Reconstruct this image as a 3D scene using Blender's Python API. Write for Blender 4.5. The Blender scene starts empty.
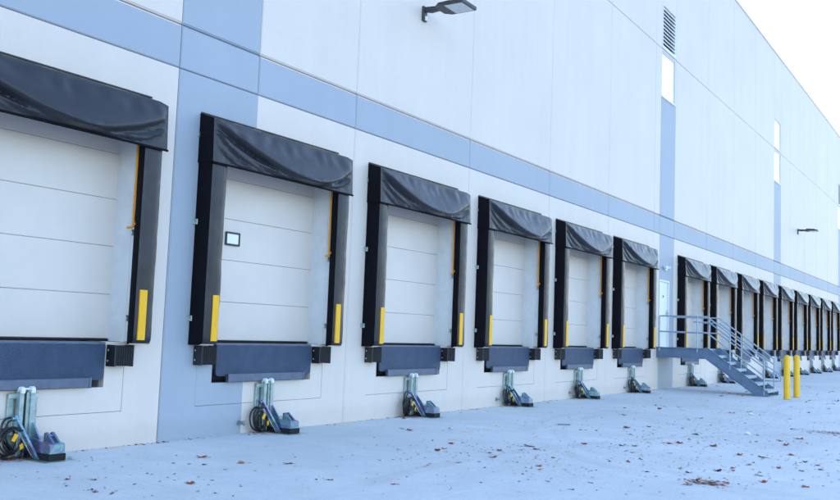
import bpy, bmesh, math, random
from mathutils import Vector, Matrix, noise
R = math.radians
scene = bpy.context.scene
COL = scene.collection
rnd = random.Random(7)

# ------------------------------------------------------------------ camera
CAM_H, CAM_D = 1.45, 8.6216
cam = bpy.data.cameras.new('camera')
cam.sensor_fit = 'HORIZONTAL'; cam.sensor_width = 36.0
cam.lens = 36.0 * 919.42 / 840.0
cam.clip_start = 0.05; cam.clip_end = 5000
cam_o = bpy.data.objects.new('camera', cam); COL.objects.link(cam_o)
right = Vector((0.53379412, -0.84478959, 0.03734155))
down = Vector((0.09396239, 0.01537029, -0.99545709))
fwd = Vector((0.84037784, 0.53487784, 0.08758302))
m = Matrix((right, -down, -fwd)).transposed().to_4x4()
m.translation = Vector((0, -CAM_D, CAM_H))
cam_o.matrix_world = m
scene.camera = cam_o

# ------------------------------------------------------------------ sky, sun, exposure
SUN_AZ, SUN_EL = 52.0, 25.0          # azimuth from +x towards +y (behind the building)
world = bpy.data.worlds.new('World'); scene.world = world; world.use_nodes = True
wt = world.node_tree; bg = wt.nodes['Background']
sky = wt.nodes.new('ShaderNodeTexSky'); sky.sky_type = 'NISHITA'; sky.sun_disc = False
sky.sun_elevation = R(SUN_EL); sky.sun_rotation = R(90 - SUN_AZ)
sky.air_density = 1.0; sky.dust_density = 1.5; sky.ozone_density = 2.0; sky.altitude = 100
wt.links.new(sky.outputs[0], bg.inputs[0]); bg.inputs[1].default_value = 0.15
sun = bpy.data.lights.new('sun', 'SUN'); sun.energy = 2.3; sun.angle = R(0.53); sun.color = (1.0, 0.94, 0.86)
sun_o = bpy.data.objects.new('sun', sun); COL.objects.link(sun_o)
sd = Vector((math.cos(R(SUN_AZ)) * math.cos(R(SUN_EL)), math.sin(R(SUN_AZ)) * math.cos(R(SUN_EL)), math.sin(R(SUN_EL))))
sun_o.rotation_euler = sd.to_track_quat('Z', 'Y').to_euler(); sun_o.location = (30, 40, 60)
vs = scene.view_settings
vs.view_transform = 'Standard'; vs.look = 'None'; vs.gamma = 1.0; vs.use_curve_mapping = False
vs.exposure = 2.2

# ------------------------------------------------------------------ materials
def new_mat(name, col, rough=0.5, metal=0.0, spec=0.5):
    mt = bpy.data.materials.new(name); mt.use_nodes = True
    b = mt.node_tree.nodes['Principled BSDF']
    b.inputs['Base Color'].default_value = (*col, 1); b.inputs['Roughness'].default_value = rough
    b.inputs['Metallic'].default_value = metal; b.inputs['Specular IOR Level'].default_value = spec
    return mt, mt.node_tree, b
def coords(nt, kind='Object', scale=(1, 1, 1)):
    t = nt.nodes.new('ShaderNodeTexCoord'); mp = nt.nodes.new('ShaderNodeMapping')
    mp.inputs['Scale'].default_value = scale
    if kind == 'World':
        g = nt.nodes.new('ShaderNodeNewGeometry'); nt.links.new(g.outputs['Position'], mp.inputs['Vector'])
    else:
        nt.links.new(t.outputs[kind], mp.inputs['Vector'])
    return mp.outputs[0]
def noise_node(nt, vec, scale, detail=4, rough=0.6, dist=0.0):
    n = nt.nodes.new('ShaderNodeTexNoise'); n.inputs['Scale'].default_value = scale
    n.inputs['Detail'].default_value = detail; n.inputs['Roughness'].default_value = rough
    n.inputs['Distortion'].default_value = dist
    nt.links.new(vec, n.inputs['Vector']); return n.outputs['Fac']
def ramp(nt, fac, stops):
    r = nt.nodes.new('ShaderNodeValToRGB'); e = r.color_ramp.elements
    while len(e) < len(stops): e.new(0.5)
    for el, (p, c) in zip(e, stops):
        el.position = p; el.color = (*c, 1) if len(c) == 3 else c
    nt.links.new(fac, r.inputs[0]); return r.outputs[0]
def mixc(nt, a, b, fac, mode='MULTIPLY'):
    mx = nt.nodes.new('ShaderNodeMix'); mx.data_type = 'RGBA'; mx.blend_type = mode
    for sock, v in ((mx.inputs[6], a), (mx.inputs[7], b), (mx.inputs[0], fac)):
        if isinstance(v, (int, float)): sock.default_value = v
        elif isinstance(v, tuple): sock.default_value = (*v, 1)
        else: nt.links.new(v, sock)
    return mx.outputs[2]
def bump(nt, b, h, strength, dist=0.01, prev=None):
    n = nt.nodes.new('ShaderNodeBump'); n.inputs['Strength'].default_value = strength; n.inputs['Distance'].default_value = dist
    nt.links.new(h, n.inputs['Height'])
    if prev is not None: nt.links.new(prev, n.inputs['Normal'])
    nt.links.new(n.outputs[0], b.inputs['Normal']); return n.outputs[0]
g3 = lambda v: (v, v, v)

def paint(name, col, rough=0.55):
    mt, nt, b = new_mat(name, col, rough, 0, 0.4)
    w = coords(nt, 'World')
    ws = coords(nt, 'World', (1.0, 1.0, 0.06))
    big = ramp(nt, noise_node(nt, w, 0.35, 3), [(0.3, g3(0.95)), (0.7, g3(1.02))])
    streak = ramp(nt, noise_node(nt, ws, 2.2, 5, 0.7), [(0.3, g3(0.972)), (0.65, g3(1.008))])
    fine = ramp(nt, noise_node(nt, w, 9, 6, 0.75), [(0.25, g3(0.955)), (0.5, g3(1.0))])
    c = mixc(nt, (*col,), big, 1.0); c = mixc(nt, c, streak, 1.0); c = mixc(nt, c, fine, 1.0)
    # splash-back dirt near the ground (its own ragged shape)
    sx = nt.nodes.new('ShaderNodeSeparateXYZ'); nt.links.new(w, sx.inputs[0])
    ad = nt.nodes.new('ShaderNodeMath'); ad.operation = 'MULTIPLY_ADD'
    nt.links.new(noise_node(nt, w, 3.0, 6, 0.7), ad.inputs[0]); ad.inputs[1].default_value = -0.35
    nt.links.new(sx.outputs[2], ad.inputs[2])
    dirt = ramp(nt, ad.outputs[0], [(0.0, (0.78, 0.78, 0.77)), (0.10, g3(1.0))])
    c = mixc(nt, c, dirt, 0.3)
    nt.links.new(c, b.inputs['Base Color'])
    bump(nt, b, noise_node(nt, w, 60, 4, 0.6), 0.12, 0.01)
    return mt
M = {}
M['white'] = paint('white_wall_paint', (0.725, 0.620, 0.545))
M['blue'] = paint('blue_grey_wall_paint', (0.375, 0.40, 0.45))
def plain(key, col, rough=0.5, metal=0.0, spec=0.5, var=0.12, scale=6.0, bmp=0.0, bscale=40):
    mt, nt, b = new_mat(key, col, rough, metal, spec)
    o = coords(nt, 'Object')
    v = ramp(nt, noise_node(nt, o, scale, 5, 0.65), [(0.3, g3(1 - var)), (0.7, g3(1 + var * 0.4))])
    nt.links.new(mixc(nt, (*col,), v, 1.0), b.inputs['Base Color'])
    rr = ramp(nt, noise_node(nt, o, scale * 2.3, 4, 0.6), [(0.3, g3(max(0.02, rough - 0.08))), (0.7, g3(min(1, rough + 0.1)))])
    nt.links.new(rr, b.inputs['Roughness'])
    if bmp: bump(nt, b, noise_node(nt, o, bscale, 4, 0.6), bmp, 0.004)
    M[key] = mt; return mt, nt, b
plain('door_white', (0.73, 0.63, 0.56), 0.42, 0, 0.5, 0.05, 1.5)
plain('jamb_white', (0.68, 0.67, 0.66), 0.5, 0, 0.4, 0.10, 5, 0.2)
plain('man_door', (0.74, 0.73, 0.70), 0.45, 0, 0.5, 0.04, 2)
plain('vinyl', (0.013, 0.012, 0.018), 0.42, 0, 0.45, 0.1, 3, 0.05, 60)
plain('vinyl_side', (0.006, 0.005, 0.008), 0.75, 0, 0.12, 0.3, 5, 0.2, 20)
plain('vinyl_pad', (0.012, 0.012, 0.020), 0.38, 0, 0.4, 0.1, 4, 0.06, 14)
for k_, cw, cr in (('vinyl', 0.22, 0.3), ('vinyl_pad', 0.12, 0.2)):
    b_ = M[k_].node_tree.nodes['Principled BSDF']; b_.inputs['Coat Weight'].default_value = cw; b_.inputs['Coat Roughness'].default_value = cr; b_.inputs['Sheen Weight'].default_value = 1.0; b_.inputs['Sheen Roughness'].default_value = 0.17; b_.inputs['Sheen Tint'].default_value = (1.0, 0.97, 0.92, 1)
plain('rubber', (0.014, 0.014, 0.016), 0.7, 0, 0.3, 0.4, 8, 0.6, 30)
plain('black_metal', (0.014, 0.014, 0.018), 0.4, 0, 0.5, 0.2, 8)
plain('yellow', (0.92, 0.46, 0.006), 0.45, 0, 0.4, 0.10, 5)
plain('yellow_post', (0.92, 0.50, 0.006), 0.38, 0, 0.5, 0.08, 4)
plain('galv', (0.40, 0.49, 0.48), 0.36, 0.65, 0.5, 0.45, 9, 0.1)
plain('stair_steel', (0.15, 0.215, 0.32), 0.45, 0.35, 0.5, 0.2, 5)
plain('tread_steel', (0.45, 0.50, 0.55), 0.5, 0.4, 0.5, 0.25, 8, 0.4, 60)
plain('rail_steel', (0.36, 0.44, 0.51), 0.4, 0.45, 0.5, 0.15, 9)
plain('bar_steel', (0.12, 0.145, 0.20), 0.5, 0.2, 0.5, 0.25, 6)
plain('pit', (0.30, 0.32, 0.34), 0.8, 0, 0.3, 0.3, 5)
plain('orange', (0.80, 0.30, 0.02), 0.7, 0, 0.3, 0.1, 20)
plain('cable', (0.012, 0.012, 0.012), 0.45, 0, 0.5, 0.2, 9)
plain('lamp_body', (0.035, 0.033, 0.038), 0.45, 0, 0.5, 0.15, 8)
plain('led', (0.62, 0.63, 0.64), 0.25, 0, 0.6, 0.15, 40)
plain('plastic_white', (0.78, 0.78, 0.76), 0.4, 0, 0.5, 0.05, 5)
plain('coping', (0.60, 0.61, 0.62), 0.4, 0.3, 0.5, 0.06, 2)
plain('louvre', (0.78, 0.76, 0.74), 0.5, 0.1, 0.5, 0.1, 4)
plain('dark', (0.02, 0.02, 0.022), 0.8, 0, 0.2, 0.1, 4)
plain('roof', (0.35, 0.35, 0.35), 0.8, 0, 0.3, 0.1, 0.5)
plain('wood', (0.62, 0.50, 0.34), 0.7, 0, 0.3, 0.2, 12)
# zinc plated parts of the vehicle restraint: iridescent teal / violet passivation
mt, nt, b = new_mat('zinc', (0.3, 0.5, 0.55), 0.3, 0.8, 0.5)
o = coords(nt, 'World')
nt.links.new(ramp(nt, noise_node(nt, o, 5.5, 4, 0.6, 0.8), [(0.30, (0.10, 0.30, 0.34)), (0.44, (0.34, 0.50, 0.52)), (0.52, (0.20, 0.30, 0.44)), (0.60, (0.36, 0.28, 0.46)), (0.72, (0.34, 0.46, 0.40))]), b.inputs['Base Color'])
M['zinc'] = mt
# checker plate lip
mt, nt, b = new_mat('checker_plate', (0.075, 0.09, 0.115), 0.42, 0.3, 0.5)
o = coords(nt, 'Object'); o2 = coords(nt, 'Object', (1, 1, 1))
nt.links.new(ramp(nt, noise_node(nt, o, 4, 6, 0.7), [(0.3, (0.056, 0.085, 0.145)), (0.7, (0.086, 0.125, 0.205))]), b.inputs['Base Color'])
w1 = nt.nodes.new('ShaderNodeTexWave'); w1.wave_type = 'BANDS'; w1.bands_direction = 'DIAGONAL'; w1.inputs['Scale'].default_value = 26
mp = nt.nodes.new('ShaderNodeMapping'); tc = nt.nodes.new('ShaderNodeTexCoord'); mp.inputs['Scale'].default_value = (1, 0, -1)
mp2 = nt.nodes.new('ShaderNodeMapping'); mp2.inputs['Scale'].default_value = (1, 0, 1)
nt.links.new(tc.outputs['Object'], mp.inputs[0]); nt.links.new(tc.outputs['Object'], mp2.inputs[0])
w2 = nt.nodes.new('ShaderNodeTexWave'); w2.wave_type = 'BANDS'; w2.bands_direction = 'DIAGONAL'; w2.inputs['Scale'].default_value = 26
nt.links.new(mp.outputs[0], w1.inputs[0]); nt.links.new(mp2.outputs[0], w2.inputs[0])
mu = nt.nodes.new('ShaderNodeMath'); mu.operation = 'MULTIPLY'
nt.links.new(w1.outputs['Fac'], mu.inputs[0]); nt.links.new(w2.outputs['Fac'], mu.inputs[1])
bump(nt, b, mu.outputs[0], 1.0, 0.014)
M['checker_plate'] = mt
# reflective window glass
mt, nt, b = new_mat('window_glass', (0.80, 0.84, 0.88), 0.06, 0.85, 0.8); M['glass'] = mt
mt, nt, b = new_mat('door_window_glass', (0.75, 0.76, 0.76), 0.12, 0.0, 0.8); M['dglass'] = mt
# leaves
LEAF_COLS = {'rust': (0.40, 0.085, 0.022), 'brown': (0.24, 0.085, 0.035), 'tan': (0.46, 0.27, 0.11), 'dark': (0.05, 0.036, 0.03)}
for k, c in LEAF_COLS.items(): plain('leaf_' + k, c, 0.7, 0, 0.3, 0.35, 30)

# concrete yard
def concrete(name):
    mt, nt, b = new_mat(name, (0.42, 0.42, 0.41), 0.75, 0, 0.35)
    w = coords(nt, 'World')
    big = ramp(nt, noise_node(nt, w, 0.22, 4, 0.55, 0.4), [(0.3, (0.58, 0.595, 0.595)), (0.7, (0.69, 0.70, 0.695))])
    med = ramp(nt, noise_node(nt, w, 1.6, 6, 0.7), [(0.3, g3(0.91)), (0.65, g3(1.03))])
    fine = ramp(nt, noise_node(nt, w, 26, 6, 0.8), [(0.32, g3(0.86)), (0.55, g3(1.02))])
    broom = ramp(nt, noise_node(nt, coords(nt, 'World', (1.2, 60, 1)), 1.0, 3, 0.6), [(0.3, g3(0.96)), (0.7, g3(1.02))])
    c = mixc(nt, big, med, 1.0); c = mixc(nt, c, fine, 1.0); c = mixc(nt, c, broom, 1.0)
    sx = nt.nodes.new('ShaderNodeSeparateXYZ'); nt.links.new(w, sx.inputs[0])
    wob = noise_node(nt, w, 0.9, 3, 0.5)
    def math_(op, a, bb, cc=None):
        n = nt.nodes.new('ShaderNodeMath'); n.operation = op
        for i, v in enumerate((a, bb, cc)):
            if v is None: continue
            if isinstance(v, (int, float)): n.inputs[i].default_value = v
            else: nt.links.new(v, n.inputs[i])
        return n.outputs[0]
    # pale dragged streaks across the yard, square to the wall
    for xc, wd in ((12.72, 0.24), (10.62, 0.11)):
        dx = math_('SUBTRACT', sx.outputs[0], xc); dx = math_('MULTIPLY_ADD', wob, 0.12, dx)
        dx = math_('SUBTRACT', dx, 0.06)
        f = math_('DIVIDE', math_('ABSOLUTE', dx, 0), wd)
        fr = ramp(nt, f, [(0.0, g3(1.0)), (1.0, g3(0.0))])
        brk = ramp(nt, noise_node(nt, coords(nt, 'World', (1, 0.35, 1)), 2.0, 5, 0.7), [(0.35, g3(0.0)), (0.62, g3(1.0))])
        msk = math_('MULTIPLY', fr, brk)
        if xc < 12:
            lim = ramp(nt, math_('MULTIPLY_ADD', sx.outputs[1], -0.25, -1.0), [(0.25, g3(0.0)), (0.5, g3(1.0))]); msk = math_('MULTIPLY', msk, lim)
        c = mixc(nt, c, (0.78, 0.79, 0.80), math_('MULTIPLY', msk, 0.62), 'MIX')
    # curved tyre scuffs
    def tyre(cx, cy, rad, wd):
        ax = math_('SUBTRACT', sx.outputs[0], cx); ay = math_('SUBTRACT', sx.outputs[1], cy)
        rr = math_('SQRT', math_('ADD', math_('MULTIPLY', ax, ax), math_('MULTIPLY', ay, ay)), 0)
        f = math_('DIVIDE', math_('ABSOLUTE', math_('SUBTRACT', rr, rad), 0), wd)
        fr = ramp(nt, f, [(0.6, g3(1.0)), (1.0, g3(0.0))])
        wv = nt.nodes.new('ShaderNodeTexWave'); wv.wave_type = 'RINGS'; wv.rings_direction = 'Z'
        rib = ramp(nt, math_('FRACT', math_('MULTIPLY', f, 3.3), 0), [(0.2, g3(0.35)), (0.5, g3(1.0))])
        brk = ramp(nt, noise_node(nt, w, 1.1, 5, 0.7), [(0.4, g3(0.0)), (0.6, g3(1.0))])
        return math_('MULTIPLY', math_('MULTIPLY', fr, rib), brk)
    for a in ((16.0, -9.0, 7.2, 0.14), (16.0, -9.0, 6.75, 0.14), (9.0, -15.0, 11.6, 0.13), (24, -12.5, 8.6, 0.14)):
        c = mixc(nt, c, (0.25, 0.26, 0.28), math_('MULTIPLY', tyre(*a), 0.2), 'MIX')
    nt.links.new(c, b.inputs['Base Color'])
    bump(nt, b, noise_node(nt, w, 90, 5, 0.7), 0.25, 0.006)
    return mt
M['concrete'] = concrete('yard_concrete')
mt, nt, b = new_mat('far_ground', (0.16, 0.16, 0.15), 0.9, 0, 0.2)
w = coords(nt, 'World')
nt.links.new(ramp(nt, noise_node(nt, w, 0.05, 6, 0.7), [(0.35, (0.07, 0.085, 0.06)), (0.65, (0.12, 0.12, 0.10))]), b.inputs['Base Color'])
M['far'] = mt

# ------------------------------------------------------------------ mesh helpers
class MB:
    def __init__(s): s.v = []; s.f = []; s.m = []; s.mats = []; s.cur = 0
    def mat(s, key):
        if key not in s.mats: s.mats.append(key)
        s.cur = s.mats.index(key); return s
    def face(s, pts):
        n = len(s.v); s.v += [tuple(p) for p in pts]; s.f.append(tuple(range(n, n + len(pts)))); s.m.append(s.cur)
    def prism(s, poly, axis, a, b2):
        # poly: 2D points; axis 'x','y','z' is the extrusion axis
        def P(p, t):
            return {'x': (t, p[0], p[1]), 'y': (p[0], t, p[1]), 'z': (p[0], p[1], t)}[axis]
        n = len(s.v); k = len(poly)
        s.v += [P(p, a) for p in poly] + [P(p, b2) for p in poly]
        s.f.append(tuple(range(n + k - 1, n - 1, -1))); s.f.append(tuple(range(n + k, n + 2 * k)))
        s.m += [s.cur] * 2
        for i in range(k):
            j = (i + 1) % k; s.f.append((n + i, n + j, n + k + j, n + k + i)); s.m.append(s.cur)
    def box(s, x0, x1, y0, y1, z0, z1, ch=0.0):
        if x0 > x1: x0, x1 = x1, x0
        if y0 > y1: y0, y1 = y1, y0
        if z0 > z1: z0, z1 = z1, z0
        if ch <= 0:
            s.prism([(x0, y0), (x1, y0), (x1, y1), (x0, y1)], 'z', z0, z1); return
        bm = bmesh.new(); bmesh.ops.create_cube(bm, size=1)
        for v in bm.verts: v.co = Vector(((x0 + x1) / 2 + v.co.x * (x1 - x0), (y0 + y1) / 2 + v.co.y * (y1 - y0), (z0 + z1) / 2 + v.co.z * (z1 - z0)))
        bmesh.ops.bevel(bm, geom=bm.edges[:], offset=ch, segments=1, affect='EDGES')
        s.add_bm(bm)
    def add_bm(s, bm):
        n = len(s.v); bm.verts.index_update()
        s.v += [tuple(v.co) for v in bm.verts]
        for f in bm.faces: s.f.append(tuple(n + v.index for v in f.verts)); s.m.append(s.cur)
        bm.free()
    def tube(s, pts, r, seg=8, closed=False, flat=None):
        pts = [Vector(p) for p in pts]; n0 = len(s.v); k = len(pts); N = None
        for i, p in enumerate(pts):
            if closed: t = (pts[(i + 1) % k] - pts[i - 1])
            else: t = (pts[min(i + 1, k - 1)] - pts[max(i - 1, 0)])
            t.normalize()
            if N is None:
                N = t.orthogonal().normalized() if flat is None else (Vector(flat) - t * t.dot(Vector(flat))).normalized()
            else: N = (N - t * t.dot(N)).normalized()
            B = t.cross(N)
            for j in range(seg):
                a = 2 * math.pi * j / seg
                s.v.append(tuple(p + N * (math.cos(a) * r) + B * (math.sin(a) * r)))
        for i in range(k if closed else k - 1):
            i2 = (i + 1) % k
            for j in range(seg):
                j2 = (j + 1) % seg
                s.f.append((n0 + i * seg + j, n0 + i * seg + j2, n0 + i2 * seg + j2, n0 + i2 * seg + j)); s.m.append(s.cur)
        if not closed:
            s.f.append(tuple(n0 + j for j in range(seg - 1, -1, -1))); s.m.append(s.cur)
            s.f.append(tuple(n0 + (k - 1) * seg + j for j in range(seg))); s.m.append(s.cur)
    def mesh(s, name, smooth=False, key=None):
        if key: s.mats = [key]; s.m = [0] * len(s.f)
        me = bpy.data.meshes.new(name); me.from_pydata(s.v, [], s.f)
        for k in s.mats: me.materials.append(M[k])
        me.polygons.foreach_set('material_index', s.m)
        bm = bmesh.new(); bm.from_mesh(me); bmesh.ops.remove_doubles(bm, verts=bm.verts, dist=1e-5)
        bmesh.ops.recalc_face_normals(bm, faces=bm.faces) if not getattr(s, 'keep', False) else None
        bm.to_mesh(me); bm.free()
        if smooth:
            me.polygons.foreach_set('use_smooth', [True] * len(me.polygons))
            try: me.set_sharp_from_angle(angle=R(38))
            except Exception: pass
        me.update(); return me
def link(name, me, parent=None, loc=(0, 0, 0), rot=(0, 0, 0)):
    ob = bpy.data.objects.new(name, me); COL.objects.link(ob)
    ob.parent = parent; ob.location = loc; ob.rotation_euler = rot; return ob
def build(name, mb, key=None, parent=None, loc=(0, 0, 0), smooth=False):
    return link(name, mb.mesh(name, smooth, key), parent, loc)
def tag(o, label=None, cat=None, group=None, kind=None):
    if label: o['label'] = label
    if cat: o['category'] = cat
    if group: o['group'] = group
    if kind: o['kind'] = kind
    return o
def thing(name, label, cat, loc=(0, 0, 0), group=None, rz=0):
    o = link(name, None, None, loc, (0, 0, rz)); o.empty_display_size = 0.2
    return tag(o, label, cat, group)
def copy_tree(o, parent=None):
    c = o.copy(); COL.objects.link(c); c.parent = parent
    for ch in o.children: copy_tree(ch, c)
    return c
def bx(name, key, parent, x0, x1, y0, y1, z0, z1, ch=0.0):
    b_ = MB(); b_.box(x0, x1, y0, y1, z0, z1, ch); return build(name, b_, key, parent)

# ------------------------------------------------------------------ layout numbers
PITCH = 3.69
J1 = [7.825 + PITCH * k for k in range(-4, 6)]            # ... 4.135, 7.825, ... 26.275
J2 = [28.25 + PITCH * k for k in range(0, 10)]            # 28.25 ... 61.46
DOCKS = [(7.825 - PITCH / 2) + PITCH * k for k in range(6)] + [28.25 + PITCH / 2 + PITCH * k for k in range(9)]
COLS = [(7.825, 9.255), (26.80, 28.25), (43.01, 44.50), (62.02, 63.50)]
ZB, ZA, ZC, ZT = 4.605, 5.165, 10.27, 14.75
ORD = ['first', 'second', 'third', 'fourth', 'fifth', 'sixth', 'seventh', 'eighth', 'ninth', 'tenth', 'eleventh', 'twelfth', 'thirteenth', 'fourteenth', 'fifteenth']
def dock_words(k): return 'the %s dock from the left' % ORD[k]

# ------------------------------------------------------------------ ground
gm = MB(); gm.box(-400, 700, -500, 0.30, -0.6, -0.014)
gm.box(-400, 700, 0.30, 500, -0.6, -0.014)
ground = tag(build('ground', gm, 'far'), kind='structure')
yard = tag(link('concrete_yard', None), kind='structure')
xs = [7.65 + 5.07 * k for k in range(-3, 16)]; ys = [0.02, -4.43, -8.9, -13.4, -17.9, -22.4]
for i in range(len(xs) - 1):
    for j in range(len(ys) - 1):
        s_ = MB(); s_.box(xs[i] + 0.0035, xs[i + 1] - 0.0035, ys[j + 1] + 0.0035, ys[j] - (0.0035 if j else 0.012), -0.2, 0.0, 0.003)
        build('concrete_slab', s_, 'concrete', yard)
s_ = MB(); s_.box(-150, xs[0] - .004, -34, .3, -.2, 0); s_.box(xs[-1] + .004, 260, -34, .3, -.2, 0)
s_.box(xs[0] - .004, xs[-1] + .004, -34, ys[-1] - .004, -.2, 0)
build('outer_paving', s_, 'concrete', yard)

# ------------------------------------------------------------------ warehouse
wh = thing('warehouse', 'long pale warehouse with blue grey bands and a row of loading docks', 'building', (0, 0, 0))
def panel(x0, x1, z0, z1, holes=(), paintf=lambda x, z: 'white', ch=(0.016, 0.016, 0.012, 0.012), gap=0.004, chmat=(None, None, None, None), extra=()):
    # ch / chmat: left, right, bottom, top
    b_ = MB()
    a0, a1, c0, c1 = x0 + gap, x1 - gap, z0 + gap, z1 - gap
    f0, f1, e0, e1 = a0 + ch[0], a1 - ch[1], c0 + ch[2], c1 - ch[3]
    X = {f0, f1}; Zs = {e0, e1}
    for h in holes:
        for v in h[:2]:
            if f0 < v < f1: X.add(v)
        for v in h[2:4]:
            if e0 < v < e1: Zs.add(v)
    for v in extra:
        if f0 < v < f1: X.add(v)
    X = sorted(X); Zs = sorted(Zs)
    def inh(x, z):
        for h in holes:
            if h[0] < x < h[1] and h[2] < z < h[3]: return h
        return None
    for i in range(len(X) - 1):
        for j in range(len(Zs) - 1):
            xm, zm = (X[i] + X[i + 1]) / 2, (Zs[j] + Zs[j + 1]) / 2
            h = inh(xm, zm)
            if h:
                # jamb faces on sides that touch wall
                hm, hd = h[4], h[5]
                b_.mat(hm)
                if i > 0 and not inh((X[i - 1] + X[i]) / 2, zm): b_.face([(X[i], 0, Zs[j]), (X[i], 0, Zs[j + 1]), (X[i], hd, Zs[j + 1]), (X[i], hd, Zs[j])])
                if i < len(X) - 2 and not inh((X[i + 1] + X[i + 2]) / 2, zm): b_.face([(X[i + 1], 0, Zs[j]), (X[i + 1], hd, Zs[j]), (X[i + 1], hd, Zs[j + 1]), (X[i + 1], 0, Zs[j + 1])])
                if j > 0 and not inh(xm, (Zs[j - 1] + Zs[j]) / 2): b_.face([(X[i], 0, Zs[j]), (X[i], hd, Zs[j]), (X[i + 1], hd, Zs[j]), (X[i + 1], 0, Zs[j])])
                if j < len(Zs) - 2 and not inh(xm, (Zs[j + 1] + Zs[j + 2]) / 2): b_.face([(X[i], 0, Zs[j + 1]), (X[i + 1], 0, Zs[j + 1]), (X[i + 1], hd, Zs[j + 1]), (X[i], hd, Zs[j + 1])])
                continue
            b_.mat(paintf(xm, zm)).face([(X[i], 0, Zs[j]), (X[i + 1], 0, Zs[j]), (X[i + 1], 0, Zs[j + 1]), (X[i], 0, Zs[j + 1])])
    D = 0.05
    for i in range(len(X) - 1):
        xa, xb = X[i], X[i + 1]; xm = (xa + xb) / 2
        oa = a0 if i == 0 else xa; ob = a1 if i == len(X) - 2 else xb
        if not inh(xm, (Zs[0] + Zs[1]) / 2):
            b_.mat(chmat[2] or paintf(xm, z0)); b_.face([(oa, ch[2], c0), (ob, ch[2], c0), (xb, 0, e0), (xa, 0, e0)]); b_.face([(oa, D, c0), (ob, D, c0), (ob, ch[2], c0), (oa, ch[2], c0)])
        b_.mat(chmat[3] or paintf(xm, z1)); b_.face([(xa, 0, e1), (xb, 0, e1), (ob, ch[3], c1), (oa, ch[3], c1)]); b_.face([(oa, ch[3], c1), (ob, ch[3], c1), (ob, D, c1), (oa, D, c1)])
    for j in range(len(Zs) - 1):
        za, zb = Zs[j], Zs[j + 1]; zm = (za + zb) / 2
        oa = c0 if j == 0 else za; ob = c1 if j == len(Zs) - 2 else zb
        b_.mat(chmat[0] or paintf(x0 + .001, zm)); b_.face([(a0, ch[0], oa), (f0, 0, za), (f0, 0, zb), (a0, ch[0], ob)]); b_.face([(a0, D, oa), (a0, ch[0], oa), (a0, ch[0], ob), (a0, D, ob)])
        b_.mat(chmat[1] or paintf(x1 - .001, zm)); b_.face([(f1, 0, za), (a1, ch[1], oa), (a1, ch[1], ob), (f1, 0, zb)]); b_.face([(a1, ch[1], oa), (a1, D, oa), (a1, D, ob), (a1, ch[1], ob)])
    b_.keep = True
    return build('concrete_panel', b_, None, wh)
def in_col(x):
    return any(a <= x <= b_ for a, b_ in COLS)
def low_paint(x, z): return 'blue' if in_col(x) else 'white'
OW, OT, OB = 1.25, 3.95, 1.195      # dock opening half width, top, sill
IW, IB = 1.275, 0.395               # cast infill round the leveller pit
PW, PB = 1.0, 0.68                  # leveller pit
bays = [(-14.3, -10.6, 0), (-10.6, J1[0], 0)] + [(J1[i], J1[i + 1], 1) for i in range(9)] + [(J1[-1], J2[0], 2)] + [(J2[i], J2[i + 1], 1) for i in range(9)] + [(J2[-1], 63.5, 3)] + [(63.5 + PITCH * k, 63.5 + PITCH * (k + 1), 0) for k in range(9)]
MD = (26.84, 27.80, 1.24, 3.24)     # personnel door
wins = []
for (x0, x1, kind) in bays:
    holes = []
    c = (x0 + x1) / 2
    if kind == 1 and any(abs(c - d) < .1 for d in DOCKS):
        holes = [(c - OW, c + OW, OB, OT, 'jamb_white', 0.36), (c - IW, c + IW, IB, OB, 'white', 0.10)]
    if kind == 2: holes = [(*MD, 'jamb_white', 0.10)]
    cols = [cc for cc in COLS if cc[0] >= x0 - .05 and cc[1] <= x1 + .05]
    panel(x0, x1, -0.1, ZB, holes, low_paint, extra=[v for cc in cols for v in cc])
    # blue band and upper zones, split at the blue columns
    cuts = sorted({x0, x1} | {v for cc in cols for v in cc if x0 + .05 < v < x1 - .05})
    for xa, xb in zip(cuts[:-1], cuts[1:]):
        blue = in_col((xa + xb) / 2)
        panel(xa, xb, ZB, ZA - 0.001, (), lambda x, z: 'blue', ch=(.016, .016, .012, .030), chmat=(None, None, None, 'blue' if blue else 'white'))
        if blue:
            wa, wb = xa + .03, xb - .13
            panel(xa, xb, ZA + .001, ZC, [(wa, wb, 8.80, 10.20, 'white', 0.16)], lambda x, z: 'blue' if z < 8.8 else 'white', ch=(.016, .016, .022, .012), gap=.002)
            panel(xa, xb, ZC, ZT, [(wa, wb, 10.34, 11.65, 'white', 0.16)], ch=(.016, .016, .012, .012))
            wins.append((wa, wb))
        else:
            panel(xa, xb, ZA + .001, ZC, (), ch=(.016, .016, .022, .012))
            panel(xa, xb, ZC, ZT, (), ch=(.016, .016, .012, .012))
# building volume behind the panels (unseen core added to block the low sun), roof and coping
bx('sun_block_core', 'dark', wh, -14.2, 96.6, 0.50, 45.0, -0.1, ZT - 0.25)
bx('roof', 'roof', wh, -14.25, 96.65, 0.055, 45.05, ZT - 0.245, ZT - 0.05)
bx('end_wall', 'white', wh, -14.3, -14.21, 0.052, 45.1, -0.1, ZT)
bx('end_wall', 'white', wh, 96.62, 96.71, 0.052, 45.1, -0.1, ZT)
bx('back_wall', 'white', wh, -14.2, 96.61, 45.06, 45.2, -0.1, ZT)
bx('coping', 'coping', wh, -14.33, 96.75, -0.035, 0.28, ZT - 0.03, ZT + 0.05, 0.008)
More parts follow.
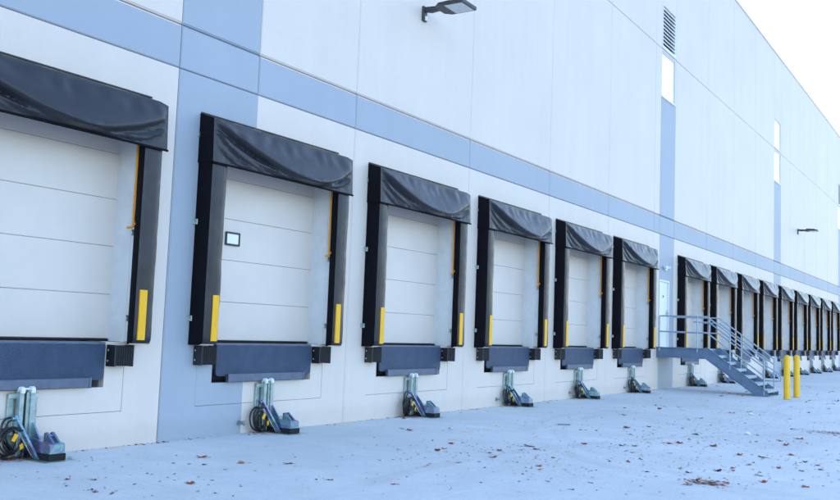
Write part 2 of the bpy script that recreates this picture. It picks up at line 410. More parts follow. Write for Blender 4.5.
# windows and louvres above the blue columns
def window(wa, wb, z0, z1):
    w_ = bx('window', 'coping', wh, wa, wa + .045, .015, .07, z0, z1)
    bx('frame', 'coping', w_, wb - .045, wb, .015, .07, z0, z1)
    bx('frame', 'coping', w_, wa + .045, wb - .045, .015, .07, z0, z0 + .05)
    bx('frame', 'coping', w_, wa + .045, wb - .045, .015, .07, z1 - .05, z1)
    bx('pane', 'glass', w_, wa + .045, wb - .045, .030, .05, z0 + .05, z1 - .05)
    bx('sill', 'plastic_white', wh, wa - .02, wb + .02, -.03, .10, z0 - .035, z0 + .012, .004)
for i, (wa, wb) in enumerate(wins):
    window(wa, wb, 8.80, 10.20)
    if i == 2: window(wa, wb, 10.34, 11.65)
    else:
        lv = bx('louvre', 'dark', wh, wa, wb, .13, .158, 10.34, 11.65)
        for k in range(11):
            z = 10.37 + k * 0.117
            sl = MB(); sl.prism([(-0.012, z - .008), (0.0, z - 0.010), (0.115, z + 0.072), (0.10, z + 0.085), (-0.012, z + .018)], 'x', wa + .03, wb - .03)
            build('slat', sl, 'louvre', lv)
        bx('frame', 'plastic_white', lv, wa, wa + .03, -.012, .13, 10.34, 11.65)
        bx('frame', 'plastic_white', lv, wb - .03, wb, -.012, .13, 10.34, 11.65)
        bx('frame', 'plastic_white', lv, wa - .01, wb + .01, -.03, .12, 10.285, 10.345)
# personnel door
dr = bx('door', 'man_door', wh, MD[0] + .05, MD[1] - .05, .035, .075, MD[2], MD[3] - .05)
bx('frame', 'man_door', dr, MD[0], MD[0] + .048, -.012, .09, MD[2], MD[3])
bx('frame', 'man_door', dr, MD[1] - .048, MD[1], -.012, .09, MD[2], MD[3])
bx('frame', 'man_door', dr, MD[0] + .048, MD[1] - .048, -.012, .09, MD[3] - .048, MD[3])
h_ = MB(); h_.tube([(MD[1] - .12, .03, 2.26), (MD[1] - .12, -.03, 2.26), (MD[1] - .25, -.035, 2.26)], .012); h_.box(MD[1] - .15, MD[1] - .09, .02, .034, 2.17, 2.35, .004)
build('handle', h_, 'galv', dr, smooth=True)
bx('peephole', 'black_metal', dr, 27.29, 27.35, .02, .034, 2.72, 2.79, .006)

# infill panels, pits and sectional doors
def infill_mesh():
    b_ = MB(); y0, y1 = 0.003, 0.09
    x0, x1, z0, z1 = -IW + .005, IW - .005, IB + .005, OB - .002
    for (a, b2, c0, c1) in ((x0, -PW, z0, z1), (PW, x1, z0, z1), (-PW, PW, z0, PB)):
        b_.box(a, b2, y0, y1, c0, c1)
    return b_.mesh('infill')
def pit_mesh():
    b_ = MB().mat('pit'); d = .46
    b_.face([(-PW, .09, PB), (PW, .09, PB), (PW, d, PB), (-PW, d, PB)])
    b_.face([(-PW, .09, PB), (-PW, d, PB), (-PW, d, OB), (-PW, .09, OB)])
    b_.face([(PW, .09, PB), (PW, .09, OB), (PW, d, OB), (PW, d, PB)])
    b_.face([(-PW, d, PB), (PW, d, PB), (PW, d, OB), (-PW, d, OB)])
    return b_.mesh('leveller_pit')
IM_W = infill_mesh(); IM_W.materials.append(M['white'])
# second dock straddles the edge of the blue column: paint the infill in two colours
def infill_split(xs_):
    b_ = MB(); y0, y1 = 0.003, 0.09
    x0, x1, z0, z1 = -IW + .005, IW - .005, IB + .005, OB - .002
    b_.mat('blue'); b_.box(x0, -PW, y0, y1, z0, z1); b_.box(-PW, xs_, y0, y1, z0, PB)
    b_.mat('white'); b_.box(PW, x1, y0, y1, z0, z1); b_.box(xs_, PW, y0, y1, z0, PB)
    return b_.mesh('infill')
PIT = pit_mesh()
DZ = [1.222, 1.742, 2.312, 2.875, 3.425, 3.975]
def door_panel_mesh(z0, z1):
    b_ = MB(); W = OW + .03; y0, y1 = 0.30, 0.345; e = .006
    b_.prism([(y0 + e, z0 + .0015), (y0, z0 + .0015 + e), (y0, z1 - .0015 - e), (y0 + e, z1 - .0015), (y1, z1 - .0015), (y1, z0 + .0015)], 'x', -W, W)
    return b_.mesh('door_panel', key='door_white')
DPM = [door_panel_mesh(DZ[i], DZ[i + 1]) for i in range(5)]
sb = MB(); sb.box(-OW + .002, OW - .002, .27, .35, OB + .002, 1.221, .006); SEAL = sb.mesh('bottom_seal', key='rubber')
def frame_ring(x0, x1, z0, z1, t, y0, y1):
    b_ = MB(); b_.box(x0, x0 + t, y0, y1, z0, z1, .006); b_.box(x1 - t, x1, y0, y1, z0, z1, .006)
    b_.box(x0 + t, x1 - t, y0 + .001, y1, z0, z0 + t); b_.box(x0 + t, x1 - t, y0 + .001, y1, z1 - t, z1); return b_
WFR = frame_ring(-.60, -.325, 2.515, 2.70, .024, .272, .299).mesh('window_frame', key='black_metal')
wp = MB(); wp.box(-.576, -.349, .285, .298, 2.539, 2.676); WPN = wp.mesh('window_pane', key='dglass')
sl_ = MB(); sl_.box(-OW, -PW, .101, .5, 1.0, OB - .003); sl_.box(PW, OW, .101, .5, 1.0, OB - .003); SILL = sl_.mesh('dock_sill', key='pit')
for k, c in enumerate(DOCKS):
    if k == 1: im = infill_split(9.255 - c)
    elif k == 10:
        im = infill_split(44.50 - c)
    else: im = IM_W
    link('pit_surround', im, wh, (c, 0, 0)); link('leveller_pit', PIT, wh, (c, 0, 0)); link('dock_sill', SILL, wh, (c, 0, 0))
    d_ = link('dock_door', None, wh, (c, 0, 0)); d_.empty_display_size = .1
    for i in range(5): link('door_panel', DPM[i], d_)
    link('bottom_seal', SEAL, d_);
    if k == 1: link('window_frame', WFR, d_); link('window_pane', WPN, d_)

# ------------------------------------------------------------------ dock shelters
def pad_mesh(side, seed):
    # side -1 left, +1 right ; cross-section bulges and wrinkles along the height
    prof = [(1.445, 0.0), (1.447, -.06), (1.447, -.13), (1.445, -.20), (1.432, -.238), (1.405, -.252), (1.34, -.256), (1.27, -.255), (1.205, -.250), (1.178, -.236), (1.170, -.205), (1.186, -.145), (1.205, -.10), (1.25, -.092), (1.26, -.09)]
    zs = [1.17 + (3.60 - 1.17) * i / 46 for i in range(47)]
    b_ = MB(); n = len(prof)
    for i, z in enumerate(zs):
        for j, (px, py) in enumerate(prof):
            w_ = noise.noise(Vector((px * 5 + seed * 9.1, py * 7 + side * 3, z * 2.4))) * .010 + noise.noise(Vector((px * 9 + seed, py * 11, z * 8))) * .004
            zz = z
            if i == 0: zz = 1.185 if py < -.2 else 1.170
            f_ = 0.0 if py > -.03 else 1.0
            dx = (px - 1.31) * w_ * 4 * f_; dy = -abs(py) * w_ * 3.2 * f_
            if i == 0 and py < -.19: dx *= .4; dy += .018
            b_.v.append((side * (px + dx), py + dy, zz))
    for i in range(len(zs) - 1):
        for j in range(n - 1):
            a = i * n + j; q = (a, a + 1, a + n + 1, a + n)
            b_.f.append(q); b_.m.append(1 if (j < 4 or j > 8) else 0)
    b_.mats = ['vinyl_pad', 'vinyl_side']
    b_.f.append(tuple(range(n))); b_.m.append(0); b_.f.append(tuple((len(zs) - 1) * n + j for j in range(n))); b_.m.append(0)
    return b_.mesh('pad', True)
def drape_mesh(seed):
    rr = random.Random(seed); b_ = MB(); nu, nv = 96, 40
    L, Rt = -1.462, 1.475
    cu = .60 + rr.uniform(-.06, .06); dep = .84 + rr.uniform(-.05, .05)
    ph = rr.uniform(0, 20)
    def par(u, c, l, r, bot):
        if u < c: t = (c - u) / c; return bot + (l - bot) * t ** 1.7
        t = (u - c) / (1 - c); return bot + (r - bot) * t ** 1.9
    A0 = .12 + rr.uniform(-.01, .015)
    folds = [  # centre, left v, right v, bottom v, width, bulge, crease
        (.30, .30, 1.4, .93, .09, .030, .020), (.17, .52, 1.8, 1.0, .07, .022, .015),
        (.82, 1.8, .55, .95, .08, .026, .018), (.5, .30, .50, 1.02, .06, .012, .012)]
    pts = []
    for j in range(nv + 1):
        v = j / nv
        for i in range(nu + 1):
            u = i / nu
            s0 = max(.04, par(u, cu, .03, .26, dep)); tt = v / s0
            d = A0 * (math.sin(tt * math.pi / 2) ** 1.8 if tt < 1 else math.exp(-((v - s0) / (.06 + .12 * s0)) ** 2)) * (math.sin(math.pi * min(.98, .04 + u * .95)) ** .55)
            d += -.045 * math.exp(-((v - s0 - .13) / .05) ** 2) * math.sin(math.pi * u) ** .5
            for (c, l, r, bot, wd, A, B) in folds:
                s_ = par(u, c, l, r, bot); ww = wd * (.45 + .75 * math.sin(math.pi * min(1, max(0, u))) ** .8)
                t = (v - s_) / ww
                d += A * math.exp(-(t + .75) ** 2) - B * math.exp(-((t - .35) / .55) ** 2)
            env = min(1, u / .06, (1 - u) / .05) ** .6 * min(1, v / .07) * min(1, (1 - v) / .05 + .12)
            pk = (noise.noise(Vector((u * 17 + ph, v * 1.6, seed * 3.3))) * .020 * math.exp(-((v - .22) / .20) ** 2)
                  + noise.noise(Vector((u * 5 + ph, v * 2.2, seed * 1.7))) * .007
                  + noise.noise(Vector((u * 38 + ph, v * 4, seed))) * .010 * math.exp(-((v - .9) / .12) ** 2))
            d = (d + pk) * env
            x = L + (Rt - L) * u
            sag = .012 * math.sin(math.pi * u)
            ztop = 4.035 - sag * .3 - (.028 * max(0, (u - .955) / .045))
            z = ztop + (3.475 - ztop) * v
            y = -.250 - .028 * v - d
            if u < .02 or u > .985: y = -.250 - .022 * v
            pts.append((x, y, z))
    b_.v = pts; W = nu + 1
    for j in range(nv):
        for i in range(nu):
            a = j * W + i; b_.f.append((a, a + W, a + W + 1, a + 1)); b_.m.append(0)
    return b_, L, Rt
def head_curtain_mesh(seed):
    b_, L, Rt = drape_mesh(seed); b_.mat('vinyl')
    W = 97
    # top sheet from the wall batten to the front roll, slightly sagging
    n0 = len(b_.v); rows = 5
    for r in range(rows):
        t = r / rows
        for i in range(W):
            u = i / 96; f = b_.v[i]; k = 0.0 if r == 0 else noise.noise(Vector((u * 13, t * 2, seed * 2.1))) * .008
            b_.v.append((L + (Rt - .045 - L) * u + (f[0] - (L + (Rt - .045 - L) * u)) * t, f[1] * t, 4.115 + (f[2] - 4.115) * t - .012 * math.sin(math.pi * t) + k))
    for r in range(rows):
        for i in range(W - 1):
            a = n0 + r * W + i; bb = (n0 + (r + 1) * W + i) if r < rows - 1 else i
            b_.f.append((a, bb, bb + 1, a + 1)); b_.m.append(0)
    # closed sides
    for xx, ii in ((L, 0), (Rt, 96)):
        fr = [b_.v[j * W + ii] for j in range(41)]
        top = b_.v[n0 + (0 if ii == 0 else 96)]
        back = (top[0], 0.0, 3.475)
        n1 = len(b_.v); b_.v += fr + [back, top]
        b_.f.append(tuple(range(n1, n1 + len(fr) + 2))); b_.m.append(1)
    b_.mats = ['vinyl', 'vinyl_side']; return b_.mesh('head_curtain', True)
bk = [MB(), MB()]
for i_, s_ in enumerate((-1, 1)): bk[i_].box(s_ * 1.2525, s_ * 1.42, -.089, -.001, 1.20, 3.60)
BACK = [b_.mesh('backing_frame', key='jamb_white') for b_ in bk]
PADS = [(pad_mesh(-1, s), pad_mesh(1, s + 5)) for s in range(3)]
HEADS = [head_curtain_mesh(s) for s in (2, 3, 5, 8)]
hb = MB(); hb.box(-1.468, 1.482, -.292, -.266, 3.452, 3.478, .006); HEM = hb.mesh('hem_bar', key='vinyl_side')
ba = MB(); ba.box(-1.452, 1.43, -.014, 0.0, 4.116, 4.136, .003); BAT = ba.mesh('top_batten', key='black_metal')
def stripe_mesh(side):
    b_ = MB(); a, c_ = side * 1.215, side * 1.318
    n = 10
    for i in range(n):
        z0 = 1.225 + .575 * i / n; z1 = 1.225 + .575 * (i + 1) / n
        b_.box(a, c_, -.2685, -.262, z0, z1)
    b_.box(a, c_, -.262, -.245, 1.225, 1.80)
    return b_.mesh('yellow_stripe', key='yellow')
STR = [stripe_mesh(-1), stripe_mesh(1)]
cl = MB(); cl.box(-.05, 0, -.012, 0, -.035, .035, .003); cl.box(-.012, 0, -.05, -.01, -.035, .035, .003); cl.box(-.036, -.022, -.02, -.01, -.01, .01)
CLIP = cl.mesh('clip', key='galv')
for k, c in enumerate(DOCKS):
    ex = 'black padded dock shelter with draped hood at '
    t = thing('dock_shelter', ex + dock_words(k), 'dock shelter', (c, 0, 0), 'dock shelters along the wall')
    pl, pr = PADS[k % 3]
    link('side_pad', pl, t); link('side_pad', pr, t); link('backing_frame', BACK[0], t); link('backing_frame', BACK[1], t)
    h_ = link('head_curtain', HEADS[(k * 3 + 1) % 4], t); link('hem_bar', HEM, h_); link('top_batten', BAT, h_)
    link('yellow_stripe', STR[0], t); link('yellow_stripe', STR[1], t)
    for z in (1.50, 2.72, 3.84): link('clip', CLIP, t, (-1.447, -.002, z))
    link('clip', CLIP, t, (1.2525, -.05, 1.47)); link('clip', CLIP, t, (1.2525, -.05, 2.47))
    # rope
    sw = rnd.uniform(-.02, .02)
    rb = MB(); rb.tube([(0, 0, 1.03), (.002, -.002, .6), (-.004 + sw * .3, -.004, .2), (sw * .5, -.006, .02)], .014, 6)
    rp = build('pull_rope', rb, 'orange', None, (c + 1.212, -.072, 2.56), True)
    kn = MB(); kn.tube([(.0, -.02, .05), (.035, -.04, .03), (-.03, -.05, .0), (.025, -.02, -.03), (0, -.02, .03)], .022, 6)
    kn.tube([(0, -.03, .0), (-.05, -.03, -.04), (-.10 - abs(sw), -.03, -.05)], .016, 6)
    build('knot', kn, 'orange', rp, smooth=True)
    tag(rp, 'orange door rope hanging at the right jamb of ' + dock_words(k), 'rope', 'orange ropes in the docks')

# ------------------------------------------------------------------ levellers and bumpers
lp = MB(); zt, zb_, rc = 1.165, .765, .05
prof = [(-.965, zt), (.965, zt), (.972, zt - .03), (.962, zb_ + rc), (.945, zb_ + .012), (.90, zb_), (-.90, zb_), (-.945, zb_ + .012), (-.962, zb_ + rc), (-.972, zt - .03)]
lp.prism(prof, 'y', -.030, -.012); LIP = lp.mesh('lip', key='checker_plate')
br_ = MB(); br_.box(-.775, .775, -.075, -.032, .690, .795, .004); br_.box(-.775, -.745, -.082, -.03, .682, .80, .002); br_.box(.745, .775, -.082, -.03, .682, .80, .002); BAR = br_.mesh('lip_bar', key='bar_steel')
dk = MB(); dk.box(-.968, .968, -.02, .262, 1.166, 1.190, .003); DECK = dk.mesh('deck', key='bar_steel')
hg = MB()
for i in range(7): hg.tube([(-.9 + i * .27, -.008, 1.158), (-.72 + i * .27, -.008, 1.158)], .014, 8)
HNG = hg.mesh('hinge', True, 'bar_steel')
fs = MB(); fs.box(-.962, .962, .03, .05, .86, 1.164); FAS = fs.mesh('front_beam', key='bar_steel')
def bumper_mesh():
    b_ = MB()
    for i in range(7): b_.box(-.115 + i * .0334, -.115 + (i + 1) * .0334 - .003, -.148, -.004, .925, 1.155, .006)
    return b_.mesh('rubber_block', key='rubber')
BUM = bumper_mesh()
BPL = []
for s_ in (-1, 1):
    bp = MB(); bp.box(s_ * .119, s_ * .136, -.150, -.001, .917, 1.162, .003); BPL.append(bp.mesh('end_angle', key='black_metal'))
bo = MB()
for z in (.98, 1.10): bo.box(-.142, -.136, -.045, -.022, z - .011, z + .011, .003); bo.box(.136, .142, -.045, -.022, z - .011, z + .011, .003)
BOL = bo.mesh('bolt', key='galv')
for k, c in enumerate(DOCKS):
    t = thing('dock_leveller', 'grey steel dock leveller with hanging lip at ' + dock_words(k), 'dock leveller', (c, 0, 0), 'dock levellers below the doors')
    link('deck', DECK, t); l_ = link('lip', LIP, t); link('lip_bar', BAR, l_); link('hinge', HNG, l_); link('front_beam', FAS, t)
    for s_, wd in ((-1, 'left'), (1, 'right')):
        b_ = thing('dock_bumper', 'black rubber bumper on the %s side below ' % wd + dock_words(k), 'bumper', (c + s_ * 1.19 + (-.02 if s_ < 0 else -.045), 0, 0), 'rubber dock bumpers')
        link('rubber_block', BUM, b_); link('end_angle', BPL[0], b_); link('end_angle', BPL[1], b_); link('bolt', BOL, b_)

# ------------------------------------------------------------------ vehicle restraints
def part_mesh(name, key, fn, smooth=False):
    b_ = MB(); fn(b_); return b_.mesh(name, smooth, key)
def f_rail(b_):
    b_.box(-.11, -.06, -.115, -.035, .02, .675, .004); b_.box(-.025, .065, -.105, -.04, .02, .668, .004); b_.box(.012, .065, -.125, -.105, .02, .668, .003)
def f_slot(b_): b_.box(-.058, -.027, -.075, -.03, .03, .655)  # near-black block filling the rail gap, standing in for its shade
def f_back(b_):
    b_.box(-.19, -.125, -.035, -.001, .05, .645, .003); b_.box(.085, .15, -.035, -.001, .05, .645, .003); b_.box(-.19, .15, -.05, -.02, .600, .655, .004)
def f_hook(b_):
    for x in (-.085, .035):
        b_.prism([(-.132, .66), (-.136, .69), (-.125, .715), (-.10, .727), (-.07, .722), (-.05, .70), (-.05, .655), (-.075, .66), (-.08, .69), (-.105, .69), (-.11, .66)], 'x', x - .024, x + .018)
    b_.tube([(-.115, -.085, .70), (.07, -.085, .70)], .013, 8)
def f_house(b_):
    b_.prism([(-.125, .075), (-.125, .205), (-.30, .19), (-.505, .165), (-.515, .155), (-.515, .075)], 'x', -.01, .165)
def f_house_top(b_): b_.prism([(-.14, .205), (-.30, .193), (-.50, .168), (-.50, .172), (-.30, .200), (-.14, .212)], 'x', -.018, .173)
def f_base(b_): b_.box(-.022, .177, -.528, -.10, .008, .074, .006)
def f_plate(b_): b_.box(-.10, .26, -.60, -.01, .001, .007)
def f_arm(b_):
    q0 = [(-.17, -.10, .37), (-.17, -.10, .43), (-.165, -.13, .44), (-.045, -.375, .012), (-.045, -.30, .012)]; q1 = [(p[0] + .028, p[1], p[2]) for p in q0]
    b_.face(q0); b_.face(q1[::-1])
    for i in range(5): b_.face([q0[i], q0[(i + 1) % 5], q1[(i + 1) % 5], q1[i]])
    b_.tube([(-.19, -.115, .405), (-.11, -.115, .405)], .022, 8)
def f_gus(b_): b_.prism([(-.115, .20), (-.115, .36), (-.135, .36), (-.27, .20)], 'x', .04, .06)
def f_tri(b_):
    b_.prism([(-.315, .20), (-.315, .262), (-.345, .275), (-.475, .172), (-.43, .172)], 'x', .055, .08)
    b_.prism([(-.315, .20), (-.315, .262), (-.345, .275), (-.475, .172), (-.43, .172)], 'x', .125, .15)
    b_.tube([(.05, -.34, .235), (.155, -.34, .235)], .02, 8)
def f_box(b_): b_.box(-.175, -.085, -.10, -.036, .235, .405, .006)
RS = {'rail': part_mesh('rail', 'galv', f_rail), 'slot': part_mesh('slot_shade_fill', 'dark', f_slot), 'back_plate': part_mesh('back_plate', 'galv', f_back),
      'roller_hook': part_mesh('roller_hook', 'plastic_white', f_hook), 'housing': part_mesh('housing', 'zinc', f_house), 'housing_lid': part_mesh('housing_lid', 'zinc', f_house_top),
      'bumper_base': part_mesh('bumper_base', 'rubber', f_base), 'floor_plate': part_mesh('floor_plate', 'galv', f_plate), 'guide_arm': part_mesh('guide_arm', 'zinc', f_arm),
      'gusset': part_mesh('gusset', 'zinc', f_gus), 'lock_bracket': part_mesh('lock_bracket', 'zinc', f_tri), 'junction_box': part_mesh('junction_box', 'galv', f_box)}
def coil_mesh(seed, spread):
    rr = random.Random(seed); b_ = MB()
    for l in range(5):
        cx = -.17 - rr.uniform(.0, .10) * spread; cz = .17 + rr.uniform(-.02, .03); ra = rr.uniform(.10, .165); cy = -.09 - .022 * l
        a0 = rr.uniform(0, 6.28); n = 26; el = rr.uniform(.75, 1.0); tl = rr.uniform(-.25, .25)
        pts = [(cx + math.cos(a0 + 6.283 * i / n) * ra * el, cy + math.sin(a0 + 6.283 * i / n + l) * .03, max(.014, cz + math.sin(a0 + 6.283 * i / n) * ra + tl * math.cos(a0 + 6.283 * i / n) * .1)) for i in range(n)]
        b_.tube(pts, .011, 6, True)
    # feed loop from the junction box
    pts = []
    for i in range(15):
        t = i / 14; pts.append((-.13 - .16 * spread * math.sin(math.pi * t) - .02 * t, -.07 - .05 * math.sin(math.pi * t), .40 + .05 * math.sin(math.pi * min(1, t * 1.6)) - .32 * t ** 1.5))
    b_.tube(pts, .012, 6)
    pts = [(p[0] + .03, p[1] - .025, p[2] - .02) for p in pts]; b_.tube(pts, .010, 6)
    return b_.mesh('cable', True, 'cable')
COILS = [coil_mesh(3, 1.0), coil_mesh(5, .5), coil_mesh(9, 1.25), coil_mesh(12, .6)]
tg = MB(); tg.prism([(-.24, .20), (-.205, .185), (-.165, .25), (-.205, .27)], 'y', -.215, -.208); tg.prism([(-.14, .10), (-.11, .12), (-.12, .17), (-.15, .15)], 'y', -.225, -.217); TAG = tg.mesh('yellow_tag', key='yellow')
for k, c in enumerate(DOCKS):
    t = thing('vehicle_restraint', 'zinc plated vehicle restraint with coiled cable under ' + dock_words(k), 'vehicle restraint', (c + rnd.uniform(-.015, .015), 0, 0), 'vehicle restraints at the wall base')
    for n_ in ('back_plate', 'rail', 'floor_plate', 'guide_arm', 'gusset', 'junction_box'): link(n_, RS[n_], t)
    link('slot_shade_fill', RS['slot'], t); link('roller_hook', RS['roller_hook'], t)
    h_ = link('housing', RS['housing'], t); link('housing_lid', RS['housing_lid'], h_); link('lock_bracket', RS['lock_bracket'], h_); link('bumper_base', RS['bumper_base'], h_)
    cb = link('cable', COILS[(2, 1, 2, 3)[k % 4] if k else 0], t); link('yellow_tag', TAG, cb)
# small wall pipe stubs next to some restraints
pm = MB(); pm.tube([(0, .01, .14), (0, -.05, .14), (0, -.09, .135), (.0, -.105, .12)], .017, 8); pm.tube([(0, -.004, .14), (0, -.012, .14)], .036, 10); pm.tube([(-.035, -.075, .165), (.035, -.075, .165)], .008, 6); pm.tube([(0, -.075, .14), (0, -.075, .165)], .008, 6)
PST = pm.mesh('pipe_stub', True, 'galv')
for k in (1, 3, 4, 5):
    tag(link('pipe_stub', PST, None, (DOCKS[k] - .46, 0, 0)), 'small metal wall tap low beside the restraint of ' + dock_words(k), 'tap', 'wall taps at the docks')

# ------------------------------------------------------------------ wall lights
def wall_light(x, z, label):
    t = thing('wall_light', label, 'wall light', (x, 0, z), 'area lights on the wall')
    bx('mounting_plate', 'lamp_body', t, -.06, .06, -.045, -.001, -.14, .13, .008)
    bx('photocell', 'plastic_white', t, -.03, .04, -.075, -.046, -.13, -.05, .008)
    a = MB(); a.prism([(-.045, .03), (-.045, .11), (-.40, .085), (-.40, .02), (-.16, .0)], 'x', -.035, .035); build('arm', a, 'lamp_body', t)
    h = MB(); h.prism([(-.15, -.34), (.15, -.34), (.25, -.45), (.25, -.92), (.24, -.94), (-.24, -.94), (-.25, -.92), (-.25, -.45)], 'z', .0, .055)
    for i in range(7): h.box(-.15 + i * .048, -.135 + i * .048, -.80, -.42, .055, .10)
    h.prism([(-.10, -.40), (.10, -.40), (.12, -.60), (-.12, -.60)], 'z', .055, .12)
    hd = build('lamp_housing', h, 'lamp_body', t)
    bx('lens', 'led', hd, -.215, .215, -.905, -.55, -.008, -.001, .002)
    l_ = MB()
    for i in range(8):
        for j in range(6): l_.box(-.20 + i * .052, -.16 + i * .052, -.89 + j * .052, -.85 + j * .052, -.011, -.008)
    build('led_array', l_, 'plastic_white', hd)
wall_light(13.37, 7.06, 'dark wall light on a bracket at the top edge, high above the third dock')
wall_light(48.6, 7.10, 'small dark wall light on the far white wall above the right docks')
t = thing('emergency_light', 'small twin head lamp on the blue wall above the stair door', 'lamp', (27.32, 0, 3.60))
bx('lamp_box', 'plastic_white', t, -.09, .09, -.07, -.001, -.06, .05, .008)
for s_ in (-1, 1):
    b_ = MB(); b_.tube([(s_ * .10, -.05, .02), (s_ * .16, -.07, .03)], .02, 8); b_.tube([(s_ * .16, -.05, .03), (s_ * .18, -.14, .02)], .05, 10); build('lamp_head', b_, 'plastic_white', t, smooth=True)

# ------------------------------------------------------------------ staircase
SX0, SX1, LZ, LY = 26.66, 27.98, 1.24, -1.38
st = thing('steel_stairs', 'grey steel stairs with pipe handrails leading up to the side door', 'stairs', (0, 0, 0))
ld = bx('landing', 'tread_steel', st, SX0 + .012, SX1 - .012, LY, -.01, LZ - .03, LZ)
bx('edge_beam', 'stair_steel', ld, SX0, SX0 + .011, LY - .02, -.005, LZ - .29, LZ + .006)
bx('edge_beam', 'stair_steel', ld, SX1 - .011, SX1, LY - .02, -.005, LZ - .29, LZ + .006)
bx('edge_beam', 'stair_steel', ld, SX0 + .012, SX1 - .012, LY - .012, LY - .001, LZ - .25, LZ - .032)
bx('flange', 'stair_steel', ld, SX0 - .05, SX0 - .001, LY, -.005, LZ - .29, LZ - .278)
bx('flange', 'stair_steel', ld, SX0 - .05, SX0 - .001, LY, -.005, LZ - .006, LZ + .006)
EY = -3.10
slope = LZ / (EY - LY)      # dz/dy  (negative y goes down): z = LZ + (y-LY)*k
kz = LZ / (LY - EY)
def sz(y): return LZ + (y - LY) * kz
for x in (SX0, SX1):
    s_ = MB(); s_.prism([(LY - .021, LZ + .035), (LY - .10, LZ + .035), (EY - .05, .10), (EY - .05, .0), (EY + .26, .0), (LY - .021, LZ - .265)], 'x', x - .006, x + .006)
    sg = build('stringer', s_, 'stair_steel', st)
    f_ = MB(); f_.prism([(LY - .022, LZ - .265), (EY + .262, .0), (EY + .275, .0), (LY - .022, LZ - .253)], 'x', x - .045 if x == SX0 else x + .007, x - .007 if x == SX0 else x + .045); build('flange', f_, 'stair_steel', sg)
    f_ = MB(); f_.prism([(LY - .10, LZ + .036), (EY - .05, .101), (EY - .05, .113), (LY - .10, LZ + .048)], 'x', x - .045 if x == SX0 else x + .0, x + .0 if x == SX0 else x + .045); build('flange', f_, 'stair_steel', sg)
NT = 6; rise = LZ / 7; run = (LY - EY) / NT
for i in range(NT):
    z = LZ - rise * (i + 1); y1 = LY - .02 - run * i
    tr_ = MB(); tr_.box(SX0 + .007, SX1 - .007, y1 - run - .01, y1, z - .03, z, .003); tr_.box(SX0 + .007, SX1 - .007, y1 - run - .014, y1 - run - .008, z - .075, z - .0302)
    tr_.box(SX0 + .007, SX0 + .013, y1 - run, y1 - .02, z - .11, z - .032); build('tread', tr_, 'tread_steel', st)
def pipe(name, pts, r=.021, parent=None):
    b_ = MB(); b_.tube(pts, r, 8); return build(name, b_, 'rail_steel', parent or st, smooth=True)
TOPH, MIDH, HND = .915, .46, .76
for x, left in ((SX0 - .0, True), (SX1, False)):
    for y in (-.09, -1.19):
        pipe('post', [(x, y, LZ - .10), (x, y, LZ + TOPH)])
    for y in (-2.11, -3.03):
        pipe('post', [(x, y, sz(y) - .02), (x, y, sz(y) + TOPH + .06)])
    for hh in (TOPH, MIDH):
        kn = LY - .08
        pts = [(x, -.09, LZ + hh), (x, kn, LZ + hh)]
        if hh == TOPH and left:
            e = -3.03; pts += [(x, e, sz(e) + hh + .05)]
        else: pts += [(x, -3.03, sz(-3.03) + hh + .05)]
        pipe('rail', pts)
    # handrail with returned end
    xi = x + (.07 if left else -.07)
    yk = LY - .12
    pts = [(xi, -1.05, LZ + HND + .0), (xi, yk, LZ + HND)]
    pts += [(xi, -3.03, sz(-3.03) + HND + .06), (xi, -3.30, sz(-3.03) + HND - .10), (xi, -3.42, sz(-3.03) + HND - .18), (xi, -3.47, sz(-3.03) + HND - .26), (xi, -3.45, sz(-3.03) + HND - .36), (xi, -3.36, .44), (xi, -3.03, .44)]
    if left: pipe('handrail', pts, .019)
    else: pipe('handrail', pts[:3], .019)
    for y in (-1.19, -2.11, -3.03):
        zz = LZ + HND if y > yk else sz(y) + HND + .055
        pipe('rail_bracket', [(x, y, zz - .02), (xi, y, zz - .02)], .009)

# ------------------------------------------------------------------ bollards
def bollard_mesh():
    b_ = MB(); r = .083; prof = [(r * 1.0, 0.0), (r, 1.09)] + [(r * math.cos(a), 1.09 + .085 * math.sin(a)) for a in (R(20), R(40), R(60), R(78))]
    seg = 24
    for (pr, pz) in prof:
        for j in range(seg): a = 2 * math.pi * j / seg; b_.v.append((pr * math.cos(a), pr * math.sin(a), pz))
    for i in range(len(prof) - 1):
        for j in range(seg):
            j2 = (j + 1) % seg; b_.f.append((i * seg + j, i * seg + j2, (i + 1) * seg + j2, (i + 1) * seg + j)); b_.m.append(0)
    b_.f.append(tuple((len(prof) - 1) * seg + j for j in range(seg))); b_.m.append(0)
    return b_.mesh('bollard_sleeve', True, 'yellow_post')
BM = bollard_mesh()
rg = MB(); rg.tube([(.087 * math.cos(R(15 * i)), .087 * math.sin(R(15 * i)), .006) for i in range(24)], .008, 6, True); RG = rg.mesh('base_ring', True, 'pit')
for (x, y, lb) in ((26.1, -3.73, 'yellow steel bollard at the stair foot, the nearer left one'), (27.41, -3.74, 'yellow steel bollard at the stair foot, the farther right one')):
    t = thing('bollard', lb, 'bollard', (x, y, 0), 'yellow bollards by the stairs'); link('post_sleeve', BM, t); link('base_ring', RG, t)

